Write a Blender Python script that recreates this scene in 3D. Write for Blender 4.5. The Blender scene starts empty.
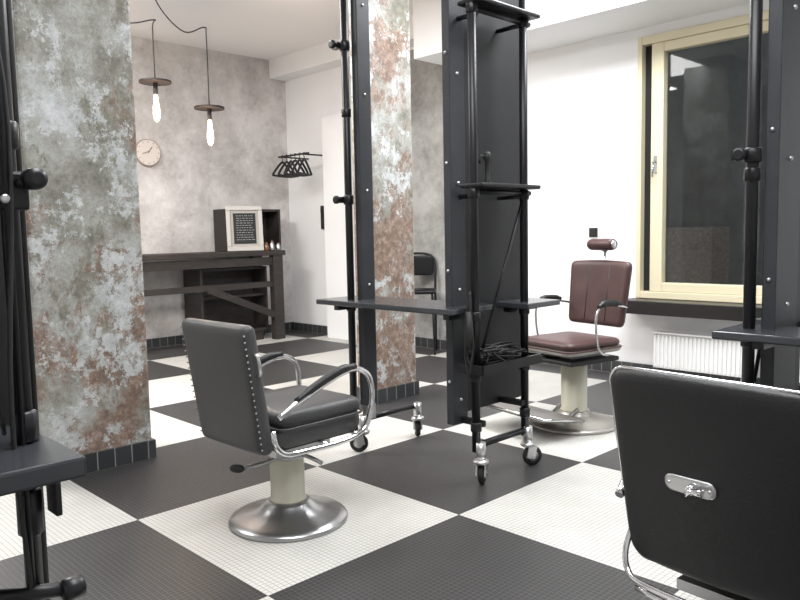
import bpy, math, random
from mathutils import Vector, Matrix, Euler
random.seed(4)
scene=bpy.context.scene
COL=scene.collection
try:
    scene.view_settings.view_transform='Standard'
    scene.view_settings.look='None'
except Exception: pass

# ------------------------------------------------------------------ materials
def newmat(name):
    m=bpy.data.materials.new(name); m.use_nodes=True
    nt=m.node_tree; b=nt.nodes['Principled BSDF']; return m,nt,b
def mat(name,col,rough=.5,metal=0.0,bump=0.0,bscale=60,vary=0.0,coat=0.0,emit=None,estr=0):
    m,nt,b=newmat(name)
    b.inputs['Base Color'].default_value=(*col,1)
    b.inputs['Roughness'].default_value=rough
    b.inputs['Metallic'].default_value=metal
    if coat: b.inputs['Coat Weight'].default_value=coat
    if emit:
        b.inputs['Emission Color'].default_value=(*emit,1); b.inputs['Emission Strength'].default_value=estr
    tc=nt.nodes.new('ShaderNodeTexCoord')
    n=nt.nodes.new('ShaderNodeTexNoise'); n.inputs['Scale'].default_value=bscale; n.inputs['Detail'].default_value=4
    nt.links.new(tc.outputs['Object'],n.inputs['Vector'])
    if bump:
        bp=nt.nodes.new('ShaderNodeBump'); bp.inputs['Strength'].default_value=bump; bp.inputs['Distance'].default_value=.004
        nt.links.new(n.outputs['Fac'],bp.inputs['Height']); nt.links.new(bp.outputs['Normal'],b.inputs['Normal'])
    if vary:
        n2=nt.nodes.new('ShaderNodeTexNoise'); n2.inputs['Scale'].default_value=6; n2.inputs['Detail'].default_value=6
        nt.links.new(tc.outputs['Object'],n2.inputs['Vector'])
        r=nt.nodes.new('ShaderNodeValToRGB')
        r.color_ramp.elements[0].position=.3; r.color_ramp.elements[1].position=.7
        r.color_ramp.elements[0].color=(*[c*(1-vary) for c in col],1)
        r.color_ramp.elements[1].color=(*[min(1,c*(1+vary)) for c in col],1)
        nt.links.new(n2.outputs['Fac'],r.inputs['Fac']); nt.links.new(r.outputs['Color'],b.inputs['Base Color'])
    return m
def ramp(nt,fac,stops):
    r=nt.nodes.new('ShaderNodeValToRGB'); cr=r.color_ramp
    while len(cr.elements)>2: cr.elements.remove(cr.elements[-1])
    cr.elements[0].position=stops[0][0]; cr.elements[0].color=(*stops[0][1],1)
    cr.elements[1].position=stops[-1][0]; cr.elements[1].color=(*stops[-1][1],1)
    for p,c in stops[1:-1]:
        e=cr.elements.new(p); e.color=(*c,1)
    nt.links.new(fac,r.inputs['Fac']); return r.outputs['Color']
def noise(nt,vec,scale,detail=8,rough=.6,dist=0):
    n=nt.nodes.new('ShaderNodeTexNoise'); n.inputs['Scale'].default_value=scale; n.inputs['Detail'].default_value=detail
    n.inputs['Roughness'].default_value=rough; n.inputs['Distortion'].default_value=dist
    nt.links.new(vec,n.inputs['Vector']); return n.outputs['Fac']
def mix(nt,f,a,b,mode='MIX'):
    m=nt.nodes.new('ShaderNodeMix'); m.data_type='RGBA'; m.blend_type=mode
    if isinstance(f,(int,float)): m.inputs[0].default_value=f
    else: nt.links.new(f,m.inputs[0])
    for s,v in ((6,a),(7,b)):
        if isinstance(v,tuple): m.inputs[s].default_value=(*v,1)
        else: nt.links.new(v,m.inputs[s])
    return m.outputs[2]
def objvec(nt,off=(0,0,0),scl=(1,1,1)):
    tc=nt.nodes.new('ShaderNodeTexCoord'); mp=nt.nodes.new('ShaderNodeMapping')
    mp.inputs['Location'].default_value=off; mp.inputs['Scale'].default_value=scl
    nt.links.new(tc.outputs['Object'],mp.inputs['Vector']); return mp.outputs['Vector']

def make_pillar_mat(name,seed=0,rust_lo=.455,rgrad=-.045,pale=.50):
    m,nt,b=newmat(name)
    v=objvec(nt,(seed,0,seed)); v2=objvec(nt,(3+seed,7,1)); v3=objvec(nt,(11,2+seed,5),(1,1,.6))
    base=ramp(nt,noise(nt,v,2.8,14,.77),[(.36,(.145,.14,.115)),(.46,(.26,.255,.225)),(.54,(.35,.35,.325)),(.64,(.44,.455,.45))])
    gr=ramp(nt,noise(nt,v3,2.9,14,.80,.1),[(.51,(0,0,0)),(.56,(.82,.82,.82))])
    g2=ramp(nt,noise(nt,v2,22,10,.75),[(.4,(.115,.108,.08)),(.6,(.21,.20,.155))])
    c=mix(nt,gr,base,g2)
    sep=nt.nodes.new('ShaderNodeSeparateXYZ'); tc=nt.nodes.new('ShaderNodeTexCoord'); nt.links.new(tc.outputs['Object'],sep.inputs[0])
    ma=nt.nodes.new('ShaderNodeMath'); ma.operation='MULTIPLY_ADD'; nt.links.new(sep.outputs[2],ma.inputs[0]); ma.inputs[1].default_value=rgrad
    nt.links.new(noise(nt,objvec(nt,(5+seed,1,9),(1.2,1.2,.9)),1.9,14,.77,.1),ma.inputs[2])
    rust=ramp(nt,ma.outputs[0],[(rust_lo,(0,0,0)),(rust_lo+.055,(.85,.85,.85))])
    rc=ramp(nt,noise(nt,v,18,12,.8),[(.38,(.10,.056,.038)),(.50,(.20,.12,.085)),(.60,(.34,.25,.20)),(.68,(.42,.38,.34))])
    c=mix(nt,rust,c,rc)
    pk=ramp(nt,noise(nt,v2,3.5,15,.81,.15),[(pale,(0,0,0)),(pale+.022,(.88,.88,.88))])
    wc=ramp(nt,noise(nt,v,14,8,.7),[(.4,(.41,.43,.43)),(.6,(.56,.58,.585))])
    c=mix(nt,pk,c,wc)
    fine=ramp(nt,noise(nt,v2,34,10,.85),[(.38,(.68,.68,.67)),(.48,(1,1,1)),(.60,(1.12,1.12,1.12))])
    c=mix(nt,.88,c,fine,'MULTIPLY')
    nt.links.new(c,b.inputs['Base Color']); b.inputs['Roughness'].default_value=.55
    bp=nt.nodes.new('ShaderNodeBump'); bp.inputs['Strength'].default_value=.65; bp.inputs['Distance'].default_value=.012
    nt.links.new(noise(nt,v2,3.5,15,.81,.15),bp.inputs['Height']); nt.links.new(bp.outputs['Normal'],b.inputs['Normal'])
    return m
def make_concrete(name,a,c,d,soft=.6,sc=1.7):
    m,nt,b=newmat(name); v=objvec(nt)
    col=ramp(nt,noise(nt,v,sc,14,.76,.15),[(.38,a),(.5,c),(.61,d)])
    spots=ramp(nt,noise(nt,v,5,14,.82),[(.38,(.74,.72,.71)),(.45,(.95,.95,.95)),(.56,(1,1,1)),(.62,(1.15,1.15,1.15))])
    col=mix(nt,soft,col,spots,'MULTIPLY')
    nt.links.new(col,b.inputs['Base Color']); b.inputs['Roughness'].default_value=.75
    bp=nt.nodes.new('ShaderNodeBump'); bp.inputs['Strength'].default_value=.3; bp.inputs['Distance'].default_value=.01
    nt.links.new(noise(nt,v,8,10,.75),bp.inputs['Height']); nt.links.new(bp.outputs['Normal'],b.inputs['Normal'])
    return m
def make_floor():
    m,nt,b=newmat('mosaic_checker_floor')
    T=1.052
    tc=nt.nodes.new('ShaderNodeTexCoord')
    mp=nt.nodes.new('ShaderNodeMapping')
    mp.inputs['Location'].default_value=(2.19/T+20,-2.497/T+20,.5); mp.inputs['Scale'].default_value=(1/T,1/T,0)
    nt.links.new(tc.outputs['Object'],mp.inputs['Vector'])
    ck=nt.nodes.new('ShaderNodeTexChecker'); ck.inputs['Scale'].default_value=1
    nt.links.new(mp.outputs['Vector'],ck.inputs['Vector'])
    mp2=nt.nodes.new('ShaderNodeMapping'); mp2.inputs['Location'].default_value=(2.19,-2.497,0)
    nt.links.new(tc.outputs['Object'],mp2.inputs['Vector'])
    br=nt.nodes.new('ShaderNodeTexBrick'); br.offset=0; br.squash=1
    br.inputs['Scale'].default_value=1; br.inputs['Brick Width'].default_value=T/48; br.inputs['Row Height'].default_value=T/48
    br.inputs['Mortar Size'].default_value=.0018; br.inputs['Mortar Smooth'].default_value=.4
    nt.links.new(mp2.outputs['Vector'],br.inputs['Vector'])
    blot=ramp(nt,noise(nt,tc.outputs['Object'],2.5,10,.7),[(.3,(.80,.80,.79)),(.7,(1,1,1))])
    white=mix(nt,br.outputs['Fac'],(.59,.58,.55),(.29,.285,.265))
    black=mix(nt,br.outputs['Fac'],(.031,.030,.031),(.085,.082,.080))
    c=mix(nt,ck.outputs['Fac'],white,black)
    c=mix(nt,1.0,c,blot,'MULTIPLY')
    nt.links.new(c,b.inputs['Base Color']); b.inputs['Roughness'].default_value=.42
    b.inputs['Specular IOR Level'].default_value=.35
    bp=nt.nodes.new('ShaderNodeBump'); bp.inputs['Strength'].default_value=.35; bp.inputs['Distance'].default_value=.002; bp.invert=True
    nt.links.new(br.outputs['Fac'],bp.inputs['Height']); nt.links.new(bp.outputs['Normal'],b.inputs['Normal'])
    return m
def make_tileskirt():
    m,nt,b=newmat('black_skirting_tile')
    tc=nt.nodes.new('ShaderNodeTexCoord'); s=nt.nodes.new('ShaderNodeSeparateXYZ'); nt.links.new(tc.outputs['Object'],s.inputs[0])
    add=nt.nodes.new('ShaderNodeMath'); add.operation='ADD'; nt.links.new(s.outputs[0],add.inputs[0]); nt.links.new(s.outputs[1],add.inputs[1])
    c=nt.nodes.new('ShaderNodeCombineXYZ'); nt.links.new(add.outputs[0],c.inputs[0]); nt.links.new(s.outputs[2],c.inputs[1])
    br=nt.nodes.new('ShaderNodeTexBrick'); br.offset=0
    br.inputs['Scale'].default_value=1; br.inputs['Brick Width'].default_value=.1; br.inputs['Row Height'].default_value=.2
    br.inputs['Mortar Size'].default_value=.003
    br.inputs['Color1'].default_value=(.03,.032,.034,1); br.inputs['Color2'].default_value=(.05,.052,.055,1); br.inputs['Mortar'].default_value=(.25,.25,.24,1)
    nt.links.new(c.outputs[0],br.inputs['Vector']); nt.links.new(br.outputs['Color'],b.inputs['Base Color']); b.inputs['Roughness'].default_value=.3
    return m
def make_wood(name,a,c):
    m,nt,b=newmat(name); v=objvec(nt,scl=(6,1.2,6))
    col=ramp(nt,noise(nt,v,5,10,.7,1.2),[(.3,a),(.7,c)])
    nt.links.new(col,b.inputs['Base Color']); b.inputs['Roughness'].default_value=.6
    return m
def make_glass():
    m,nt,b=newmat('tinted_window_glass')
    b.inputs['Base Color'].default_value=(.74,.76,.75,1); b.inputs['Roughness'].default_value=.02
    b.inputs['Transmission Weight'].default_value=1; b.inputs['IOR'].default_value=1.35
    return m
M_floor=make_floor(); M_skirt=make_tileskirt()
M_pillar=make_pillar_mat('weathered_plaster',0,.44,-.055,.522)
M_pillar2=make_pillar_mat('rusty_weathered_plaster',4.3,.405,-.03,.535)
M_conc=make_concrete('mottled_concrete_plaster',(.43,.41,.40),(.575,.55,.54),(.70,.68,.67),.85,1.3)
M_conc2=make_concrete('grey_concrete_plaster',(.20,.20,.19),(.31,.31,.30),(.41,.41,.40))
M_out=make_concrete('grey_reflection_backdrop',(.145,.15,.148),(.17,.177,.175),(.20,.205,.20),.2)  # grey of the window reflection, put on an added backdrop
M_outb=make_wood('brown_reflection_block',(.16,.13,.11),(.42,.35,.30))  # brown of the window reflection, put on an added block
M_white=mat('white_painted_wall',(.88,.885,.89),.7,bump=.1,bscale=30)
M_ceil=mat('ceiling_paint',(.90,.88,.875),.8)
M_black=mat('black_steel_pipe',(.011,.011,.013),.38,.3,bump=.1,bscale=80)
M_beam=mat('dark_slate_steel',(.032,.034,.039),.5,.2,bump=.15,bscale=90,vary=.15)
M_panel=mat('black_board',(.008,.0085,.010),.55,0,vary=.2)
M_table=mat('dark_lacquered_top',(.035,.038,.044),.25,0,coat=.2)
M_chrome=mat('chrome',(.72,.72,.73),.14,1.0)
M_steel=mat('worn_chrome',(.40,.40,.405),.28,1.0,bump=.1,bscale=25)
M_zinc=mat('galvanised_steel',(.58,.58,.58),.35,1.0)
M_palebase=mat('pale_worn_enamel_base',(.42,.40,.37),.35,.5)
M_plate=mat('worn_footplate_steel',(.15,.135,.125),.45,.4,bump=.4,bscale=60)
M_cream=mat('cream_enamel',(.62,.60,.48),.35,coat=.3)
M_grey_lea=mat('grey_leather',(.048,.048,.049),.42,bump=.35,bscale=180)
M_black_lea=mat('black_leather',(.007,.007,.008),.45,bump=.3,bscale=160)
M_burg=mat('burgundy_leather',(.060,.027,.025),.42,bump=.3,bscale=120,vary=.25)
M_rubber=mat('black_rubber',(.012,.012,.012),.6)
M_wood=make_wood('dark_oak',(.013,.010,.009),(.048,.040,.036))
M_winf=mat('pale_cream_window_frame',(.70,.64,.46),.4)
M_dark=mat('dark_shadow_gap',(.008,.008,.008),.7)
M_glass=make_glass()
M_sill=mat('dark_stone_sill',(.014,.012,.012),.35)
M_radi=mat('radiator_white_enamel',(.82,.82,.81),.4)
M_bulb=mat('glowing_bulb_glass',(1,.85,.6),.2,emit=(1,.72,.44),estr=4.5)
M_cork=mat('clock_face',(.66,.60,.56),.6)
M_clockrim=mat('clock_rim',(.36,.30,.27),.5)
M_mark=mat('clock_marks',(.18,.15,.14),.6)
M_shade=mat('dark_bronze_disc',(.016,.012,.011),.5,.3)
M_chalk=mat('chalk_white',(.55,.55,.53),.9)
M_silver=mat('pale_silver_frame',(.50,.48,.45),.45,.3)
M_mat=mat('picture_mount',(.42,.40,.37),.7)
M_amber=mat('amber_glass',(.16,.07,.03),.15,coat=.4)

# ------------------------------------------------------------------ mesh builder
class MB:
    def __init__(s): s.v=[]; s.f=[]; s.sm=[]
    def _add(s,vs,fs,smooth=False):
        o=len(s.v); s.v+= [Vector(v) for v in vs]
        for f in fs: s.f.append([i+o for i in f]); s.sm.append(smooth)
        return s
    def box(s,c,size,rot=None):
        x,y,z=[d/2 for d in size]
        vs=[Vector((i*x,j*y,k*z)) for i in(-1,1) for j in(-1,1) for k in(-1,1)]
        if rot is not None:
            R=Euler(rot).to_matrix(); vs=[R@v for v in vs]
        c=Vector(c); vs=[v+c for v in vs]
        return s._add(vs,[(0,1,3,2),(4,6,7,5),(0,4,5,1),(2,3,7,6),(0,2,6,4),(1,5,7,3)])
    def tube(s,pts,r,n=10,smooth_pts=0,closed=False):
        P=[Vector(p) for p in pts]
        if smooth_pts:
            Q=[];N=len(P);rng=N if closed else N-1
            for i in range(rng):
                p0=P[(i-1)%N] if (closed or i>0) else P[0]*2-P[1]
                p1=P[i]; p2=P[(i+1)%N]
                p3=P[(i+2)%N] if (closed or i+2<N) else P[-1]*2-P[-2]
                for k in range(smooth_pts):
                    t=k/smooth_pts
                    Q.append(.5*((2*p1)+(p2-p0)*t+(2*p0-5*p1+4*p2-p3)*t*t+(3*p1-3*p2+p3-p0)*t**3))
            if not closed: Q.append(P[-1])
            P=Q
        N=len(P); rs=r if isinstance(r,(list,tuple)) else [r]*N
        if len(rs)!=N: rs=[rs[min(len(rs)-1,int(i/max(1,N-1)*(len(rs)-1)+.5))] for i in range(N)]
        T=[]
        for i in range(N):
            a=P[(i-1)%N] if (closed or i>0) else P[i]; b=P[(i+1)%N] if (closed or i<N-1) else P[i]
            T.append((b-a).normalized())
        u=T[0].orthogonal().normalized(); vs=[]
        for i in range(N):
            u=(u-T[i]*u.dot(T[i])); 
            if u.length<1e-6: u=T[i].orthogonal()
            u.normalize(); w=T[i].cross(u)
            for k in range(n):
                a=2*math.pi*k/n; vs.append(P[i]+(u*math.cos(a)+w*math.sin(a))*rs[i])
        fs=[]
        for i in range(N if closed else N-1):
            j=(i+1)%N
            for k in range(n):
                l=(k+1)%n; fs.append((i*n+k,i*n+l,j*n+l,j*n+k))
        s._add(vs,fs,True)
        if not closed:
            o=len(s.v)-len(vs)
            s.f.append([o+k for k in range(n)][::-1]); s.sm.append(False)
            s.f.append([o+(N-1)*n+k for k in range(n)]); s.sm.append(False)
        return s
    def cyl(s,a,b,r,n=16,r2=None):
        return s.tube([a,b],[r,r if r2 is None else r2],n)
    def lathe(s,prof,c=(0,0,0),n=32,axis='Z'):
        vs=[];c=Vector(c)
        for r,z in prof:
            for k in range(n):
                a=2*math.pi*k/n
                p=Vector((r*math.cos(a),r*math.sin(a),z))
                if axis=='X': p=Vector((p.z,p.x,p.y))
                elif axis=='Y': p=Vector((p.y,p.z,p.x))
                vs.append(p+c)
        fs=[]
        for i in range(len(prof)-1):
            for k in range(n):
                l=(k+1)%n; fs.append((i*n+k,i*n+l,(i+1)*n+l,(i+1)*n+k))
        o=len(s.v); s._add(vs,fs,True)
        s.f.append([o+k for k in range(n)][::-1]); s.sm.append(False)
        s.f.append([o+(len(prof)-1)*n+k for k in range(n)]); s.sm.append(False)
        return s
    def sphere(s,c,r,n=10,sc=(1,1,1)):
        prof=[(max(1e-4,math.sin(math.pi*i/n))*r,-math.cos(math.pi*i/n)*r) for i in range(n+1)]
        vs0=len(s.v); s.lathe(prof,(0,0,0),n*2)
        for i in range(vs0,len(s.v)):
            v=s.v[i]; s.v[i]=Vector((v.x*sc[0],v.y*sc[1],v.z*sc[2]))+Vector(c)
        return s
    def pad(s,hw,hh,R,t,M=None,curve=0,taper=0,power=6,N=22,arch=0):
        g=[math.sin(math.pi/2*(-1+2*i/N)) for i in range(N+1)]
        def P(u,v,sg):
            r=max(abs(u),abs(v))
            if r<1e-6: x=z=0
            else:
                bx,bz=abs(u)/r*hw,abs(v)/r*hh
                qx,qz=bx-(hw-R),bz-(hh-R)
                if qx>0 and qz>0:
                    l=math.hypot(qx,qz); bx=hw-R+qx/l*R; bz=hh-R+qz/l*R
                x=math.copysign(bx,u)*r; z=math.copysign(bz,v)*r
            th=t/2*max(0,1-r**power)**.5
            zz=z+arch*(1-(x/hw)**2)*(z/hh if z>0 else 0)
            x*=1+taper*z/hh
            return Vector((x,sg*th+curve*(x/hw)**2,zz))
        vs=[];idx={}
        for sg in(1,-1):
            for i,u in enumerate(g):
                for j,v in enumerate(g):
                    edge=i in(0,N) or j in(0,N)
                    if sg==-1 and edge: idx[(sg,i,j)]=idx[(1,i,j)]; continue
                    p=P(u,v,sg)
                    if M is not None: p=M@p
                    idx[(sg,i,j)]=len(vs); vs.append(p)
        fs=[]
        for i in range(N):
            for j in range(N):
                a=[idx[(1,i,j)],idx[(1,i+1,j)],idx[(1,i+1,j+1)],idx[(1,i,j+1)]]; fs.append(a)
                b=[idx[(-1,i,j)],idx[(-1,i,j+1)],idx[(-1,i+1,j+1)],idx[(-1,i+1,j)]]; fs.append(b)
        return s._add(vs,fs,True)
    def obj(s,name,m,parent=None,loc=None,rot=None,bevel=0,label=None):
        me=bpy.data.meshes.new(name); me.from_pydata([tuple(v) for v in s.v],[],s.f)
        me.polygons.foreach_set('use_smooth',s.sm); me.update()
        import bmesh
        bm=bmesh.new(); bm.from_mesh(me); bmesh.ops.recalc_face_normals(bm,faces=bm.faces[:]); bm.to_mesh(me); bm.free()
        o=bpy.data.objects.new(name,me); COL.objects.link(o); me.materials.append(m)
        if loc: o.location=loc
        if rot: o.rotation_euler=rot
        if bevel:
            md=o.modifiers.new('bevel','BEVEL'); md.width=bevel; md.segments=2; md.limit_method='ANGLE'
        if parent is not None: o.parent=parent
        if label: o['label']=label
        return o
def empty(name,loc,label,cat,rot=0,group=None):
    o=bpy.data.objects.new(name,None); COL.objects.link(o); o.location=loc; o.rotation_euler=(0,0,rot)
    o.empty_display_size=.1; o['label']=label; o['category']=cat
    if group: o['group']=group
    return o
def top(o,label,cat,group=None):
    o['label']=label; o['category']=cat
    if group: o['group']=group
    return o
def struct(o,label=None):
    o['kind']='structure'
    if label: o['label']=label
    return o

# ------------------------------------------------------------------ room shell
XL=-8.3; YB=6.05; XR=3.0; YF=-3.0; ZC=3.6
struct(MB().box(((XL+XR)/2,(YF+YB)/2,-.05),(XR-XL+.8,YB-YF+.8,.1)).obj('floor',M_floor),'black and white checkerboard mosaic tile floor')
struct(MB().box(((XL+XR)/2,(YF+YB)/2,ZC+.1),(XR-XL+.8,YB-YF+.8,.2)).obj('ceiling',M_ceil),'plain off-white plaster ceiling')
struct(MB().box((XL-.15,(YF+YB)/2,ZC/2),(.3,YB-YF,ZC)).obj('wall_left',M_conc),'mottled grey concrete plaster wall')
WX0,WX1,WZ0,WZ1=-3.19,-1.9,.69,2.92
w=MB()
w.box(((XL-.3+WX0)/2,YB+.15,ZC/2),(WX0-XL+.3,.3,ZC))
w.box(((WX1+XR)/2,YB+.15,ZC/2),(XR-WX1,.3,ZC))
w.box(((WX0+WX1)/2,YB+.15,WZ0/2),(WX1-WX0,.3,WZ0))
w.box(((WX0+WX1)/2,YB+.15,(WZ1+ZC)/2),(WX1-WX0,.3,ZC-WZ1))
struct(w.obj('wall_back',M_white),'bright white painted wall with window opening')
struct(MB().box((-6.0,YB-.01,1.66),(1.9,.02,3.32)).obj('wall_back_concrete',M_conc2),'raw grey concrete section of the wall')
struct(MB().box((-7.09,YB-.10,1.37),(.42,.20,2.74)).obj('trim_4',M_white,bevel=.004),'white boxed wall projection')
struct(MB().box((XR+.15,(YF+YB)/2,ZC/2),(.3,YB-YF,ZC)).obj('wall_right',M_white))
struct(MB().box(((XL+XR)/2,YF-.15,ZC/2),(XR-XL,.3,ZC)).obj('wall_front',M_white))
struct(MB().box(((XL-5.2)/2,YB-.125,(3.36+ZC)/2),(-5.2-XL,.25,ZC-3.36)).obj('trim_1',M_white),'white ceiling beam along the wall')
struct(MB().box(((-5.2+XR)/2,YB-.35,(3.0+ZC)/2),(XR+5.2,.7,ZC-3.0)).obj('trim_2',M_white),'lowered white soffit along the wall')
struct(MB().box((XL+.012,(YF+YB)/2,.055),(.024,YB-YF,.11)).obj('baseboard_left',M_skirt))
struct(MB().box(((XL+XR)/2,YB-.03,.055),(XR-XL-.06,.024,.11)).obj('baseboard_back',M_skirt))
struct(MB().box((-3.2,9.2,1.5),(7,.2,5)).obj('reflection_backdrop',M_out),'dark backdrop added behind the window for its grey reflection')  # added backdrop outside, stands in for the grey reflection in the pane
struct(MB().box((-4.15,8.85,.55),(1.1,.5,1.5)).obj('reflection_block',M_outb),'brown block added behind the window for a reflected shape')  # added block, stands in for the brown shapes reflected low in the pane

# window
W=empty('window_1',((WX0+WX1)/2,YB+.1,WZ0),'pale cream framed window with dark night glass','window')
W['kind']='structure'
hw=(WX1-WX0)/2; H=WZ1-WZ0
fr=MB(); fr.box((-hw+.02,-.04,H/2),(.04,.16,H)); fr.box((hw-.02,-.04,H/2),(.04,.16,H)); fr.box((0,-.04,H-.035),(2*hw-.08,.16,.07)); fr.box((0,-.04,.03),(2*hw-.08,.16,.06))
fr.obj('window_frame',M_winf,W,bevel=.006)
MB().box((-hw+.08,-.02,H/2),(.08,.06,H-.13)).obj('window_gap',M_dark,W)
x0,x1=-hw+.12,hw-.04; zb,zt=.06,H-.07
sa=MB(); sa.box((x0+.055,-.06,(zb+zt)/2),(.11,.09,zt-zb)); sa.box((x1-.035,-.06,(zb+zt)/2),(.07,.09,zt-zb))
sa.box(((x0+.11+x1-.07)/2,-.06,zb+.04),(x1-x0-.18,.09,.08)); sa.box(((x0+.11+x1-.07)/2,-.06,zt-.04),(x1-x0-.18,.09,.08))
sa.obj('window_sash',M_winf,W,bevel=.008)
MB().box(((x0+.11+x1-.07)/2,-.035,(zb+zt)/2),(x1-x0-.17,.012,zt-zb-.14)).obj('window_pane',M_glass,W)
hd=MB().box((x0+.05,-.112,1.15),(.03,.014,.14)).tube([(x0+.05,-.115,1.17),(x0+.05,-.16,1.17),(x0+.05,-.165,1.10),(x0+.05,-.165,1.04)],.009,8)
hd.obj('window_handle',M_chrome,W)
struct(MB().box(((WX0+WX1)/2,YB-.06,WZ0-.06),(WX1-WX0+.08,.36,.115)).obj('trim_3',M_sill,bevel=.006),'near-black window sill ledge')

# pillars
def pillar(cx,cy,sx,sy,lab,mt):
    p=empty('concrete_pillar',(cx,cy,0),lab,'pillar')
    p['kind']='structure'
    MB().box((0,0,ZC/2),(sx,sy,ZC)).obj('pillar_shaft',mt,p,bevel=.015)
    MB().box((0,0,.055),(sx+.03,sy+.03,.11)).obj('skirting_tile',M_skirt,p,bevel=.004)
    return p
pillar(-4.10-.325,1.64,.62,.62,'square pillar with peeling rust and grey plaster',M_pillar)
pillar(-4.12-.10,3.975,.20,.46,'narrow rusty brown weathered plaster pillar by the station',M_pillar2)

# ------------------------------------------------------------------ stations
def caster(par,x,y,ang):
    c=MB()
    c.cyl((0,0,.115),(0,0,.20),.022,14); c.lathe([(.03,.10),(.036,.104),(.036,.114),(.026,.122)],n=18)
    for sx in(-1,1):
        c.box((sx*.02,.012,.075),(.008,.040,.07),(math.radians(-14),0,0))
    c.box((0,.003,.107),(.055,.06,.010)); c.cyl((-.026,.022,.05),(.026,.022,.05),.007,10)
    o=c.obj('caster',M_zinc,par,(x,y,0),(0,0,ang)); o.scale=(1.15,1.15,1.12)
    wl=MB().lathe([(.018,-.013),(.042,-.013),(.048,-.008),(.05,0),(.048,.008),(.042,.013),(.018,.013)],(0,.022,.05),24,'X')
    wl.obj('wheel',M_rubber,o)
    MB().lathe([(.004,-.0165),(.026,-.015),(.026,.015),(.004,.0165)],(0,.022,.05),18,'X').obj('wheel_hub',M_zinc,o)
    return o
def clamp(par,x,y,z,d=1):
    c=MB().lathe([(.026,-.028),(.031,-.022),(.031,.022),(.026,.028)],(x,y,z),18)
    c.box((x+d*.035,y-.03,z),(.05,.03,.035)); c.cyl((x+d*.02,y-.03,z),(x+d*.02,y-.07,z),.011,12)
    c.lathe([(.016,-.088),(.024,-.084),(.024,-.07),(.016,-.066)],(x+d*.02,y,z),18,'Y')
    return c.obj('clamp',M_black,par)
def station(ox,oy,m,label,table_near=(-.36,-.06),table_far=(.11,.41),px=-.15,panel=(-.24,.37),foot=True,beamw=.115,far_end=.10,far_start=-1.05,near_end=.08,pr=.022,shelves=(2.42,1.53),tray=True,zb=.29,tz=.90,tt=.030):
    S=empty('styling_station',(ox,oy,0),label,'styling station',group='pipe frame styling stations')
    s=m
    PT=2.95
    def B(c,sz): return MB().box((s*c[0],c[1],c[2]),sz)
    for y in(-.21,.21):
        MB().cyl((0,y,.17),(0,y,PT),pr,16).obj('post',M_black,S)
    MB().cyl((s*-.93,-.235,.17),(s*-.93,-.235,PT),pr,16).obj('post',M_black,S)
    y0,y1=panel
    B((px,y0+beamw/2,(zb+PT)/2),(.05,beamw,PT-zb)).obj('beam',M_beam,S,bevel=.005)
    B((px,(y0+beamw+y1)/2,(zb+.05+PT)/2),(.022,y1-y0-beamw,PT-zb-.05)).obj('back_board',M_panel,S,bevel=.003)
    B((-.865,-.17,(.28+PT)/2),(.05,.10,PT-.28)).obj('beam',M_beam,S,bevel=.005)
    for z in(.42,1.0,1.55,2.1,2.6):
        MB().sphere((s*px+.025,y0+beamw/2,z),.010,6).obj('bolt',M_zinc,S)
        MB().sphere((s*-.865+ .025,-.17,z),.009,6).obj('bolt',M_zinc,S)
        MB().sphere((s*px,y0-.001,z+.1),.009,6).obj('bolt',M_zinc,S)
    def X(a,b,r): MB().cyl(a,b,r,12).obj('crossbar',M_black,S)
    X((0,-.21,.20),(0,.21,.20),.018); X((s*-.86,-.23,.20),(s*-.86,.22,.20),.018)
    X((s*-.93,-.235,.20),(s*-.86,-.2,.20),.018)
    MB().box((s*-.865,-.17,.245),(.05,.06,.10)).obj('bracket',M_zinc,S)
    MB().box((s*px*.5,-.17,.31),(abs(px)+.04,.03,.03)).obj('bracket',M_black,S); MB().box((s*px*.5,.17,.36),(abs(px)+.04,.03,.03)).obj('bracket',M_black,S)
    for z in shelves+((.60,) if tray else ()): X((0,-.24,z-.03),(0,.26,z-.03),.014)
    for z in shelves:
        X((s*px,-.17,z-.05),(0,-.17,z-.05),.012); X((s*px,.17,z-.05),(0,.17,z-.05),.012)
    a,b=table_near; ns=-1.11
    B(((near_end+ns)/2,(a+b)/2,tz),(near_end-ns,b-a,tt)).obj('table_top',M_table,S,bevel=.006)
    MB().box((s*-.515,(a+b)/2,tz-tt/2-.01),(.9,.04,.02)).box((s*-.93,(a+b)/2-.01,tz-tt/2-.013),(.04,b-a-.04,.026)).box((s*-.08,(a+b)/2,tz-tt/2-.013),(.04,b-a-.04,.026)).obj('table_bracket',M_black,S)
    a,b=table_far
    B(((far_end+far_start)/2,(a+b)/2,tz),(far_end-far_start,b-a,tt)).obj('table_top',M_table,S,bevel=.006)
    MB().box((s*-.06,(a+b)/2,tz-tt/2-.013),(.04,b-a-.04,.026)).obj('table_bracket',M_black,S)
    for z in shelves:
        o=B((.0,.015,z),(.15,.50,.022)); o.obj('shelf',M_black,S,bevel=.008)
    if tray:
        k=B((.0,0,.585),(.16,.50,.014))
        for i in(-1,1): k.box((i*.08,0,.605),(.012,.50,.05))
        for i in(-1,1): k.box((0,i*.25,.605),(.16,.012,.05))
        k.obj('tool_tray',M_black,S)
        MB().cyl((s*.0,-.15,.70),(s*.0,.20,1.47),.008,8).obj('brace',M_black,S)
    for z in(2.38,1.50): clamp(S,s*-.93,-.235,z,-s)
    def CL(x,y,z): MB().lathe([(pr+.003,-.025),(pr+.007,-.02),(pr+.007,.02),(pr+.003,.025)],(x,y,z),16).obj('pipe_collar',M_black,S)
    for y in(-.21,.21):
        for z in(2.39,1.49,.87,.56,.30): CL(0,y,z)
    for z in (.87,2.0): CL(s*-.93,-.235,z)
    if foot:
        caster(S,0.03,-.21,.5); caster(S,0.02,.21,-.5); caster(S,s*-.86,-.23,2.2); caster(S,s*-.84,.22,.9)
    return S
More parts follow.
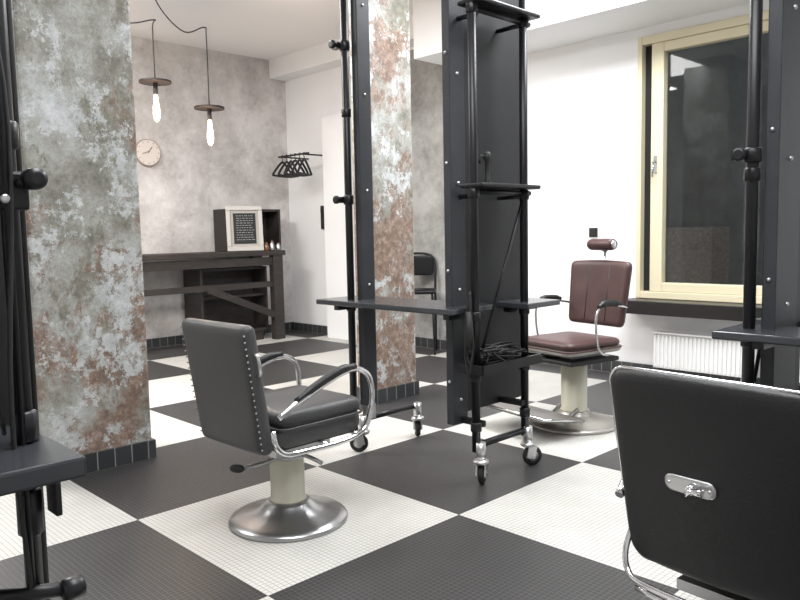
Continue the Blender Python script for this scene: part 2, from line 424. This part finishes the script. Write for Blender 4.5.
ST=station(-2.40,3.09,1,'black pipe and slate beam barber station with shelves on casters',table_near=(-.36,-.0),near_end=-.03,far_start=-.12)
ST2=station(-1.06,3.09,-1,'black pipe barber station with slate beam and dark tabletop',px=-.06,panel=(-.19,.15),beamw=.24,shelves=(2.42,))
clamp(ST2,0,-.21,1.56,-1)
ST3=station(-1.465,.235,1,'black pipe barber station seen close with dark tabletop',table_near=(-.36,-.10),table_far=(-.06,.255),px=-.17,panel=(-.24,.255),far_end=.175,pr=.016,shelves=(),tray=False,tz=.905,tt=.038,zb=.80)
MB().cyl((-.05,.245,.5),(-.05,.245,2.95),.007,10).obj('rod',M_rubber,ST3)
MB().cyl((.02,.20,.5),(.02,.20,2.95),.006,10).obj('rod',M_black,ST3)
MB().lathe([(.010,-.022),(.019,-.019),(.020,.0),(.019,.016),(.010,.02)],(.045,.24,1.41),20,'X').cyl((0,.21,1.40),(.045,.24,1.41),.010,12).obj('knob',M_black,ST3)
MB().box((.0,.215,1.39),(.042,.05,.07)).obj('clamp',M_black,ST3,bevel=.006)
MB().lathe([(.004,-.004),(.008,-.003),(.008,.003),(.004,.004)],(.026,.195,1.375),14,'X').obj('bolt',M_zinc,ST3)
MB().tube([(0.02,.20,2.9),(.03,.17,2.0),(.02,.21,1.5),(.035,.18,1.0),(.02,.20,.6)],.005,6,6).obj('cable',M_rubber,ST3)
MB().tube([(0.01,.18,2.9),(.02,.15,2.2),(.03,.19,1.7),(.03,.15,1.2),(.02,.17,.95)],.004,6,6).obj('cable',M_rubber,ST3)
MB().cyl((-.04,.10,.64),(.06,.27,.64),.014,14).obj('crossbar',M_black,ST3)
MB().lathe([(.016,-.02),(.022,-.016),(.022,.016),(.016,.02)],(.055,.26,.64),16,'Y').obj('pipe_collar',M_black,ST3)
MB().lathe([(.017,-.045),(.023,-.04),(.023,.04),(.017,.045)],(0,.21,.79),16).obj('clamp',M_black,ST3)
MB().lathe([(.017,-.03),(.024,-.026),(.024,.026),(.017,.03)],(0,.21,.955),16).obj('pipe_collar',M_black,ST3)
MB().box((.03,.245,.83),(.05,.012,.09)).obj('bracket',M_black,ST3,bevel=.003)

# ------------------------------------------------------------------ barber chairs
def barber_chair(loc,rot,label,lea,seat_z=.56,back_z0=.38,back_z1=.94,headrest=False,footrest=False,chrome_back=False,studs=False,latch=False,tilt=8,hw=.25,col_top=.34,base=M_steel,arm_h=.72,tp=.05,R=.07,yback=-.245,slim=False,cv=.045,arch=.012,th=.075,bw=None,br=1.0,cr=.078,sd_=.245,bt=.085,ct=.08):
    C=empty('barber_chair',loc,label,'chair',rot=rot,group='vintage barber chairs')
    MB().lathe([(.268*br,0),(.272*br,.012),(.264*br,.022),(.23*br,.032),(.175*br,.046),(.13,.066),(.105,.088),(cr+.014,.10)],n=48).obj('base',base,C)
    zc=col_top
    MB().lathe([(cr+.006,.095),(cr+.004,.11),(cr,.115),(cr,zc-.065),(cr-.006,zc-.06)],n=28).obj('column',M_cream,C)
    mch=MB().lathe([(cr-.002,zc-.065),(cr+.006,zc-.06),(cr+.006,zc-.045),(.06,zc-.035),(.06,zc-.01)],n=28)
    mch.box((0,0,zc),(.26,.30,.03)); mch.box((0,.12,zc-.015),(.05,.24,.03))
    mch.obj('lift_mechanism',M_steel,C)
    if not headrest:
        MB().tube([(.02,-.06,zc-.055),(-.02,-.14,zc-.075),(-.06,-.19,zc-.085)],.010,8,4).obj('pump_lever',M_steel,C)
        MB().tube([(.05,.02,zc-.04),(.13,.04,zc-.055),(.17,.07,zc-.08)],.010,8,4).obj('tilt_lever',M_steel,C)
        MB().sphere((-.085,-.21,zc-.088),.022,8,(1.9,1.4,.8)).obj('lever_knob',M_rubber,C)
    RX=Matrix.Rotation(math.radians(90),4,'X')
    sz=seat_z
    MB().box((0,.03,sz-.145),(2*hw-.05,.44,.03)).obj('seat_frame',M_rubber,C,bevel=.01)
    MB().pad(hw-.01,sd_+.008,.06,bt,Matrix.Translation((0,.03,sz-.055-bt/2))@RX,power=18).obj('seat_base',M_palebase if headrest else lea,C)
    MB().pad(hw-.005,sd_,.06,ct,Matrix.Translation((0,.04,sz-.035))@RX,power=14).obj('seat_cushion',lea,C)
    def rr(hw,hh,R,n=6):
        pts=[]
        for (cx,cy,a0) in((hw-R,hh-R,0),(-hw+R,hh-R,90),(-hw+R,-hh+R,180),(hw-R,-hh+R,270)):
            for i in range(n+1):
                a=math.radians(a0+90*i/n); pts.append((cx+R*math.cos(a),cy+R*math.sin(a)))
        return pts
    MB().tube([(x,y+.038,sz-.065) for x,y in rr(hw+.001,sd_+.005,.06)],.006,6,closed=True).obj('seat_piping',lea,C)
    bw=bw or hw
    hh=(back_z1-back_z0)/2; cz=(back_z0+back_z1)/2
    MT=Matrix.Translation((0,yback,cz))@Matrix.Rotation(math.radians(tilt),4,'X')
    MB().pad(bw+.005,hh,R,th,MT,curve=cv,power=22,taper=tp,arch=arch).obj('backrest',lea,C)
    if headrest:
        for sx in(-.09,.09):
            MB().tube([MT@Vector((sx,th/2+cv*(sx/bw)**2-.0015,z)) for z in(-hh+.03,0,hh-.03)],.004,6).obj('backrest_seam',M_rubber,C)
    if chrome_back:
        pts=[]
        for x,z in rr(bw+.007,hh+.002,R+.001):
            zz=z+arch*(1-min(1,(x/bw)**2))*(z/hh if z>0 else 0)
            pts.append(MT@Vector((x*(1+tp*z/hh),cv*(x/bw)**2-.002,zz)))
        MB().tube(pts,.005,8,closed=True).obj('backrest_trim',M_chrome,C)
    if studs:
        for sg in(-1,1):
            for i in range(19):
                z=-hh+.035+i*(2*hh-.07)/18
                x=sg*(bw-.001)*(1+tp*z/hh)
                MB().sphere(MT@Vector((x,cv-th/2+.005,z)),.0042,5).obj('upholstery_nail',M_steel,C)
        MB().tube([MT@Vector((bw+.005,cv,.16)),MT@Vector((bw+.03,cv,.15)),MT@Vector((bw+.03,cv,.08)),MT@Vector((bw+.005,cv,.07))],.007,8,4).obj('side_handle',M_chrome,C)
    if latch:
        q=-th/2-.003; o_=-.03
        MB().pad(.068,.022,.020,.008,MT@Matrix.Translation((o_,q,.0)),power=20,N=12).obj('latch_plate',M_zinc,C)
        MB().cyl(MT@Vector((o_+.01,q-.003,0)),MT@Vector((o_+.01,q-.020,-.002)),.012,14).obj('latch_boss',M_chrome,C)
        MB().tube([MT@Vector((o_+.0,q-.020,-.018)),MT@Vector((o_+.012,q-.024,-.002)),MT@Vector((o_+.045,q-.024,.002))],[.006,.008,.010],8,4).obj('latch_handle',M_chrome,C)
        for sx in(-.053,.053): MB().sphere(MT@Vector((o_+sx,q-.004,0)),.005,5).obj('screw',M_chrome,C)
    ah=arm_h; tr=.0075 if slim else .0125
    for sg in(-1,1):
        x=sg*(hw+.025)
        if slim:
            pts=[(x*.93,-.22,ah-.03),(x,-.10,ah-.01),(x,.0,ah),(x*1.01,.07,ah-.03),(x*1.01,.09,ah-.10),(x,.07,sz-.03),(x*.98,.02,sz-.09),(x*.9,-.06,sz-.11)]
            MB().tube(pts,tr,10,5).obj('arm_frame',M_chrome,C)
            MB().tube([(x,-.14,ah-.0),(x,-.08,ah+.008),(x,.01,ah+.010),(x*1.01,.065,ah-.010)],[.014,.022,.022,.015],12,5).obj('armrest',M_black_lea,C)
            continue
        back=[(x,-.1,sz-.165),(x,-.2,sz-.155),(x,-.25,sz-.11),(x*.96,-.255,sz-.05)]
        if chrome_back: back=[(x*.98,-.05,sz-.165),(x*.95,-.12,sz-.15),(x*.93,-.15,sz-.09),(x*.92,-.16,sz-.02)]
        MB().tube([(x*.95,-.225,ah-.15),(x,-.14,ah-.10),(x,.0,ah-.045),(x,.13,ah-.005),(x,.21,ah-.005),(x,.27,ah-.045),(x,.29,ah-.13),(x,.275,sz-.07),(x,.225,sz-.145),(x,.10,sz-.168)]+back,tr,10,5).obj('arm_frame',M_chrome,C)
        MB().cyl((x,0.02,sz-.165),(sg*(hw-.06),0.02,sz-.15),.010,8).obj('arm_brace',M_chrome,C)
        MB().cyl((x,.2,sz-.155),(sg*(hw-.06),.2,sz-.15),.010,8).obj('arm_brace',M_chrome,C)
        MB().tube([(x,-.14,ah-.09),(x,-.02,ah-.036),(x,.10,ah+.004),(x,.19,ah+.010)],[.013,.018,.019,.015],12,5).obj('armrest',M_black_lea,C)
    if chrome_back:
        MB().tube([(-hw+.02,-.19,sz-.05),(-hw+.012,-.225,sz-.13),(-hw+.03,-.245,sz-.18),(-hw+.08,-.260,sz-.197),(0,-.266,sz-.20),(hw-.08,-.260,sz-.197),(hw-.03,-.245,sz-.18),(hw-.012,-.225,sz-.13),(hw-.02,-.19,sz-.05)],.0085,10,5).obj('rear_rail',M_chrome,C)
        MB().tube([(-hw+.06,-.25,sz-.22),(0,-.26,sz-.23),(hw-.06,-.25,sz-.22)],.008,8,5).obj('rear_rail',M_chrome,C)
    if headrest:
        MB().cyl(MT@Vector((0,-.01,hh-.1)),MT@Vector((0,-.01,hh+.10)),.008,10).obj('headrest_post',M_chrome,C)
        MB().tube([MT@Vector((-.05,.02,hh+.10)),MT@Vector((0,-.01,hh+.07)),MT@Vector((.05,.02,hh+.10))],.006,8,4).obj('headrest_bracket',M_chrome,C)
        p=MT@Vector((0,.03,hh+.115))
        MB().lathe([(.012,-.105),(.036,-.10),(.040,-.08),(.040,.08),(.036,.10),(.012,.105)],p,20,'X').obj('headrest',lea,C)
        for e in(-1,1): MB().lathe([(.008,-.006),(.028,-.004),(.028,.004),(.008,.006)],p+Vector((e*.107,0,0)),16,'X').obj('headrest_cap',M_chrome,C)
    if footrest:
        MB().box((.05,.345,.12),(.60,.36,.024),(math.radians(9),0,0)).obj('footrest',M_plate,C,bevel=.008)
        MB().tube([(.355,.175,.095),(.355,.523,.155),(-.255,.523,.155),(-.255,.175,.095)],.009,8).obj('footrest_edge',M_chrome,C)
        for sx in(-.08,.08): MB().tube([(sx,.05,.12),(sx,.16,.075),(sx,.40,.10)],.012,8,4).obj('footrest_strut',M_steel,C)
    return C
barber_chair((-2.73,1.93,0),math.radians(1),'grey leather barber chair with chrome arms and nailed edges',M_grey_lea,studs=True,hw=.245,bw=.24,tilt=8.5,R=.022,yback=-.305,back_z0=.40,back_z1=.95,cv=.006,tp=.02,arch=.002,arm_h=.705,th=.07,col_top=.36,sd_=.235,bt=.105)
barber_chair((-2.68,4.24,0),math.radians(168),'worn dark wine red leather barber chair with headrest and footplate',M_burg,seat_z=.60,back_z0=.65,back_z1=1.08,headrest=True,footrest=True,col_top=.47,tilt=8,arm_h=.82,base=M_palebase,slim=True,R=.035,hw=.245,th=.06,br=1.1,cr=.086,cv=.02,bt=.045,ct=.06)
barber_chair((-.72,2.01,0),math.radians(-5),'black leather barber chair with chrome trim and rear latch',M_black_lea,chrome_back=True,latch=True,tilt=7,back_z0=.405,back_z1=.93,tp=.08,R=.05,th=.045,cv=.025,bw=.252)

# ------------------------------------------------------------------ small things on station
d=empty('hair_dryer',(-2.40,3.06,.592),'black hair dryer with tangled cord lying in the tray','hair dryer')
MB().tube([(0,-.10,.045),(0,-.04,.045),(0,.03,.045),(0,.09,.045)],[.022,.028,.030,.020],14).obj('dryer_barrel',M_rubber,d)
MB().tube([(0,.04,.045),(.03,.06,.03),(.045,.08,.02)],.012,10).obj('dryer_handle',M_rubber,d)
for sd in(3,7,12):
    random.seed(sd)
    pts=[(random.uniform(-.065,.075),-.20+.42*((i*5)%17)/17+random.uniform(-.02,.02),random.uniform(.015,.11)) for i in range(20)]
    MB().tube(pts,.005,6,6).obj('power_cord',M_rubber,d)
t=MB().lathe([(.018,0),(.02,.01),(.012,.03),(.012,.11),(.02,.12),(.02,.15),(.012,.16)],(0,0,0),14).tube([(0,0,.13),(.0,-.05,.14),(0,-.06,.10)],.006,8)
top(t.obj('hair_clipper',M_rubber,loc=(-2.40,2.99,1.541)),'small black hair clipper standing on the shelf','hair clipper')
h=MB()
h.tube([(0,.01,.20),(.01,-.0,.08),(-.02,-.005,-.06),(.0,0,-.17),(.025,0,-.08),(.01,-.005,.06),(.0,.01,.19)],.006,6,6)
h.tube([(0,.01,.20),(-.02,-.0,.05),(-.03,.0,-.12),(-.005,0,-.22),(.02,.0,-.10),(.0,.01,.18)],.006,6,6)
h.tube([(.0,-.005,.10),(.005,-.01,.0),(.0,-.01,-.09)],[.014,.024,.018],10)
top(h.obj('clipper_cable',M_rubber,loc=(-2.40,2.835,.80)),'looped black clipper cable hanging from the post','cable')

# ------------------------------------------------------------------ back-left corner
Cn=empty('bar_counter',(-7.95,4.35,0),'dark weathered timber bar counter with plank top','counter')
MB().box((0,0,1.085),(.6,2.3,.06)).obj('counter_top',M_wood,Cn,bevel=.008)
for (x,y) in((.24,1.04),(-.24,1.06),(.24,-1.06),(-.24,-1.06)):
    MB().box((x,y,.53),(.10,.14,1.06)).obj('leg',M_wood,Cn,bevel=.005)
MB().box((.24,0,.985),(.04,1.96,.10)).obj('apron',M_wood,Cn)
MB().box((.26,.52,.5),(.04,.98,.08),(math.radians(-22),0,0)).obj('brace',M_wood,Cn)
MB().box((.24,0,.70),(.03,1.96,.07)).obj('rail',M_wood,Cn)
Bx=MB().box((0,-.45,.4),(.40,.03,.8)).box((0,.45,.4),(.40,.03,.8)).box((0,0,.785),(.40,.88,.03)).box((0,0,.015),(.40,.88,.03)).box((-.10,0,.4),(.02,.88,.76)).box((.03,0,.45),(.30,.88,.03))
Bx.obj('cupboard',M_wood,Cn,loc=(-.06,.5,.12))
MB().box((-.06,.5,.06),(.36,.8,.12)).obj('plinth',M_wood,Cn)
Bx=MB().box((0,-.385,.26),(.30,.03,.52)).box((0,.385,.26),(.30,.03,.52)).box((0,0,.505),(.30,.74,.03)).box((0,0,.015),(.30,.74,.03)).box((-.14,0,.26),(.02,.74,.46))
top(Bx.obj('wooden_crate',M_wood,loc=(-8.13,5.27,1.117)),'dark open wooden crate standing on the counter','crate')
PF=empty('framed_chalkboard',(-7.76,4.99,1.117),'pale silver framed black price board standing on the counter','picture frame',rot=math.radians(-22))
R=(0,math.radians(-5),0)
pf=MB()
for c,s_ in(((0,0,.03),(.03,.44,.055)),((0,0,.525),(.03,.44,.055)),((0,-.195,.277),(.03,.05,.44)),((0,.195,.277),(.03,.05,.44))): pf.box(c,s_)
pf.obj('picture_frame',M_silver,PF,rot=R,bevel=.006)
MB().box((-.006,0,.277),(.01,.35,.45)).obj('mount',M_mat,PF,rot=R)
MB().box((.002,0,.277),(.008,.27,.37)).obj('board',M_panel,PF,rot=R)
ch=MB(); random.seed(9)
for i in range(11):
    z=.43-i*.029; x=-.10
    while x<.09:
        wd=random.uniform(.012,.04); ch.box((.0075,x+wd/2,z),(.001,wd,.004)); x+=wd+.012
o=ch.obj('chalk_writing',M_chalk,PF,rot=R); o['kind']='stuff'
for i,(x,y,hh,mm) in enumerate(((-7.69,5.24,.10,M_amber),(-7.76,5.28,.08,M_zinc),(-7.70,5.33,.11,M_zinc),(-7.77,5.38,.13,M_amber),(-7.71,5.43,.09,M_zinc))):
    o=MB().lathe([(.026,0),(.028,.01),(.028,hh*.7),(.016,hh*.82),(.016,hh)],n=16).obj('bottle',mm,loc=(x,y,1.117))
    top(o,'small '+('metal' if mm is M_zinc else 'brown glass')+' bottle standing on the counter','bottle','bottles on the counter')

ck=empty('wall_clock',(XL+.01,4.04,2.29),'round pale beige wall clock with thin brown rim','clock')
MB().lathe([(.155,0),(.155,.03),(.148,.035)],n=40,axis='X').obj('clock_rim',M_clockrim,ck)
MB().lathe([(.145,.0),(.145,.037)],n=40,axis='X').obj('clock_face',M_cork,ck)
MB().box((.040,.02,.03),(.003,.009,.09),(math.radians(-35),0,0)).obj('clock_hand',M_mark,ck)
MB().box((.040,-.03,.0),(.003,.10,.007),(math.radians(20),0,0)).obj('clock_hand',M_mark,ck)
for i in range(12):
    a=math.radians(30*i); MB().box((.039,math.sin(a)*.125,math.cos(a)*.125),(.003,.005,.018),(-a,0,0)).obj('hour_mark',M_mark,ck)

def pendant(x,y,z,drape):
    P=empty('pendant_lamp',(x,y,z),'dark disc pendant lamp with glowing filament bulb','lamp',group='disc pendant lamps')
    MB().lathe([(.138,-.010),(.14,-.008),(.14,.008),(.138,.010)],n=36).obj('lamp_shade',M_shade,P)
    MB().lathe([(.018,-.11),(.020,-.105),(.020,.02),(.008,.024)],n=16).obj('socket',M_black,P)
    MB().lathe([(.004,-.35),(.014,-.342),(.026,-.32),(.031,-.28),(.028,-.225),(.020,-.165),(.016,-.11)],n=20).obj('bulb',M_bulb,P)
    MB().tube([(0,0,.02),(0,0,ZC-z-.45)]+drape,.006,6,6).obj('cord',M_rubber,P)
    l=bpy.data.lights.new('bulb_light','POINT'); l.energy=20; l.color=(1,.74,.54); l.shadow_soft_size=.05
    lo=bpy.data.objects.new('bulb_light',l); COL.objects.link(lo); lo.location=(x+.14,y-.1,z-.25)
    return P
z=2.68; pendant(-6.3,3.18,z,[(0,.02,ZC-z-.38),(-.1,-.2,ZC-z-.42),(-.15,-.5,ZC-z-.30),(-.1,-.75,ZC-z)])
z=2.506; pendant(-6.3,3.71,z,[(0,-.02,ZC-z-.36),(.05,-.25,ZC-z-.45),(.1,-.5,ZC-z-.30),(.1,-.65,ZC-z)])

# coat rail and hangers
Rl=empty('coat_rail',(-7.55,YB,2.29),'black wall-mounted coat rail holding hangers','coat rail')
MB().cyl((-.32,-.45,0),(.30,-.45,0),.012,10).obj('rail',M_black,Rl)
MB().cyl((-.29,-.45,0),(-.29,0,0),.010,8).obj('bracket',M_black,Rl)
MB().cyl((.16,-.45,0),(.16,0,0),.010,8).obj('bracket',M_black,Rl)
src=None
for i in range(6):
    x=-7.79+i*.09
    if src is None:
        hg=MB().tube([(0,.012,-.002),(0,.006,.014),(0,-.012,.012),(0,-.012,-.02),(0,0,-.045),(0,0,-.07)],.005,6,4)
        hg.tube([(0,0,-.07),(0,.09,-.125),(0,.19,-.215),(0,.18,-.245),(0,-.18,-.245),(0,-.19,-.215),(0,-.09,-.125)],.014,8,3,closed=True)
        o=hg.obj('coat_hanger',M_rubber,loc=(x,YB-.45,2.29)); src=o
    else:
        o=src.copy(); COL.objects.link(o); o.location=(x,YB-.45,2.29)
    o.rotation_euler=(0,0,math.radians(18+(i%3)*6))
    top(o,'black coat hanger hanging on the rail','hanger','coat hangers on the rail')
ip=MB().box((0,0,0),(.055,.03,.30)).box((0,-.02,.09),(.035,.012,.06))
top(ip.obj('wall_handset',M_rubber,loc=(-7.56,YB-.015,1.52),bevel=.008),'slim black wall-mounted door phone','door phone')
sw=MB().box((0,0,0),(.085,.012,.085)).box((0,-.008,0),(.05,.008,.05))
top(sw.obj('light_switch',M_rubber,loc=(-3.62,YB-.006,1.27),bevel=.003),'black square light switch on the white wall','light switch')

# bar chair
fc=empty('bistro_chair',(-5.56,5.72,0),'black metal bar chair beside the grey wall','chair',rot=math.radians(224))
MB().pad(.20,.17,.06,.05,Matrix.Translation((0,0,.67))@Matrix.Rotation(math.radians(90),4,'X'),N=12,power=12).obj('seat',M_black,fc)
MB().tube([(-.19,-.17,0),(-.19,-.16,.64),(-.19,-.19,.95),(-.12,-.20,1.06),(.12,-.20,1.06),(.19,-.19,.95),(.19,-.16,.64),(.19,-.17,0)],.014,8,4).obj('back_frame',M_black,fc)
MB().pad(.175,.11,.04,.016,Matrix.Translation((0,-.195,.94)),N=12).obj('backrest',M_black,fc)
for sg in(-1,1): MB().cyl((sg*.17,.18,0),(sg*.15,.14,.65),.012,8).obj('leg',M_black,fc)

# radiator
rd=empty('radiator',(-2.55,YB-.09,.11),'white ribbed panel radiator under the window','radiator')
b=MB().box((0,0,.15),(.84,.05,.30))
for i in range(24):
    b.box((-.402+i*.035,-.03,.15),(.017,.014,.27))
b.obj('radiator_body',M_radi,rd,bevel=.003)
g=MB().box((0,.0,.305),(.85,.10,.012))
g.obj('radiator_grille',M_radi,rd)
for x in(.36,.30): MB().cyl((x,.03,0),(x,.03,-.11),.010,8).obj('radiator_pipe',M_radi,rd)
for x in(.3,-.3): MB().box((x,.06,.15),(.04,.06,.1)).obj('radiator_bracket',M_radi,rd)

# ------------------------------------------------------------------ lights
def area(loc,size,power,col=(1,1,1),rot=(0,0,0)):
    l=bpy.data.lights.new('fill_light','AREA'); l.shape='RECTANGLE'; l.size=size[0]; l.size_y=size[1]; l.energy=power; l.color=col  # unseen area lights, added under the ceiling to brighten the room
    o=bpy.data.objects.new('fill_light',l); COL.objects.link(o); o.location=loc; o.rotation_euler=rot
area((-2.2,4.2,3.5),(2.4,.8),190,(.96,.98,1))
area((-1.0,1.2,3.5),(2.5,1.2),140,(.98,.99,1))
area((-4.9,2.6,3.5),(.9,2.0),90,(1,.99,.985))
area((-6.2,1.2,3.5),(1.5,1.2),245,(1,.985,.97))
w=bpy.data.worlds.new('world'); scene.world=w; w.use_nodes=True
w.node_tree.nodes['Background'].inputs[0].default_value=(.8,.85,.9,1); w.node_tree.nodes['Background'].inputs[1].default_value=.4

# ------------------------------------------------------------------ camera
f=740; th=math.radians(5.17); r=.02
Rr=Vector((.6997,.7145,0)).normalized(); Fh=Vector((-Rr.y,Rr.x,0))
F=Fh*math.cos(th)+Vector((0,0,-math.sin(th)))
U0=Rr.cross(F).normalized()
right=Rr*math.cos(r)-U0*math.sin(r); up=U0*math.cos(r)+Rr*math.sin(r)
cam=bpy.data.cameras.new('camera'); cam.sensor_width=36; cam.lens=f/800*36; cam.clip_start=.05
co=bpy.data.objects.new('camera',cam); COL.objects.link(co)
Mx=Matrix((( right.x,up.x,-F.x,0),(right.y,up.y,-F.y,0),(right.z,up.z,-F.z,1.3),(0,0,0,1)))
co.matrix_world=Mx
scene.camera=co
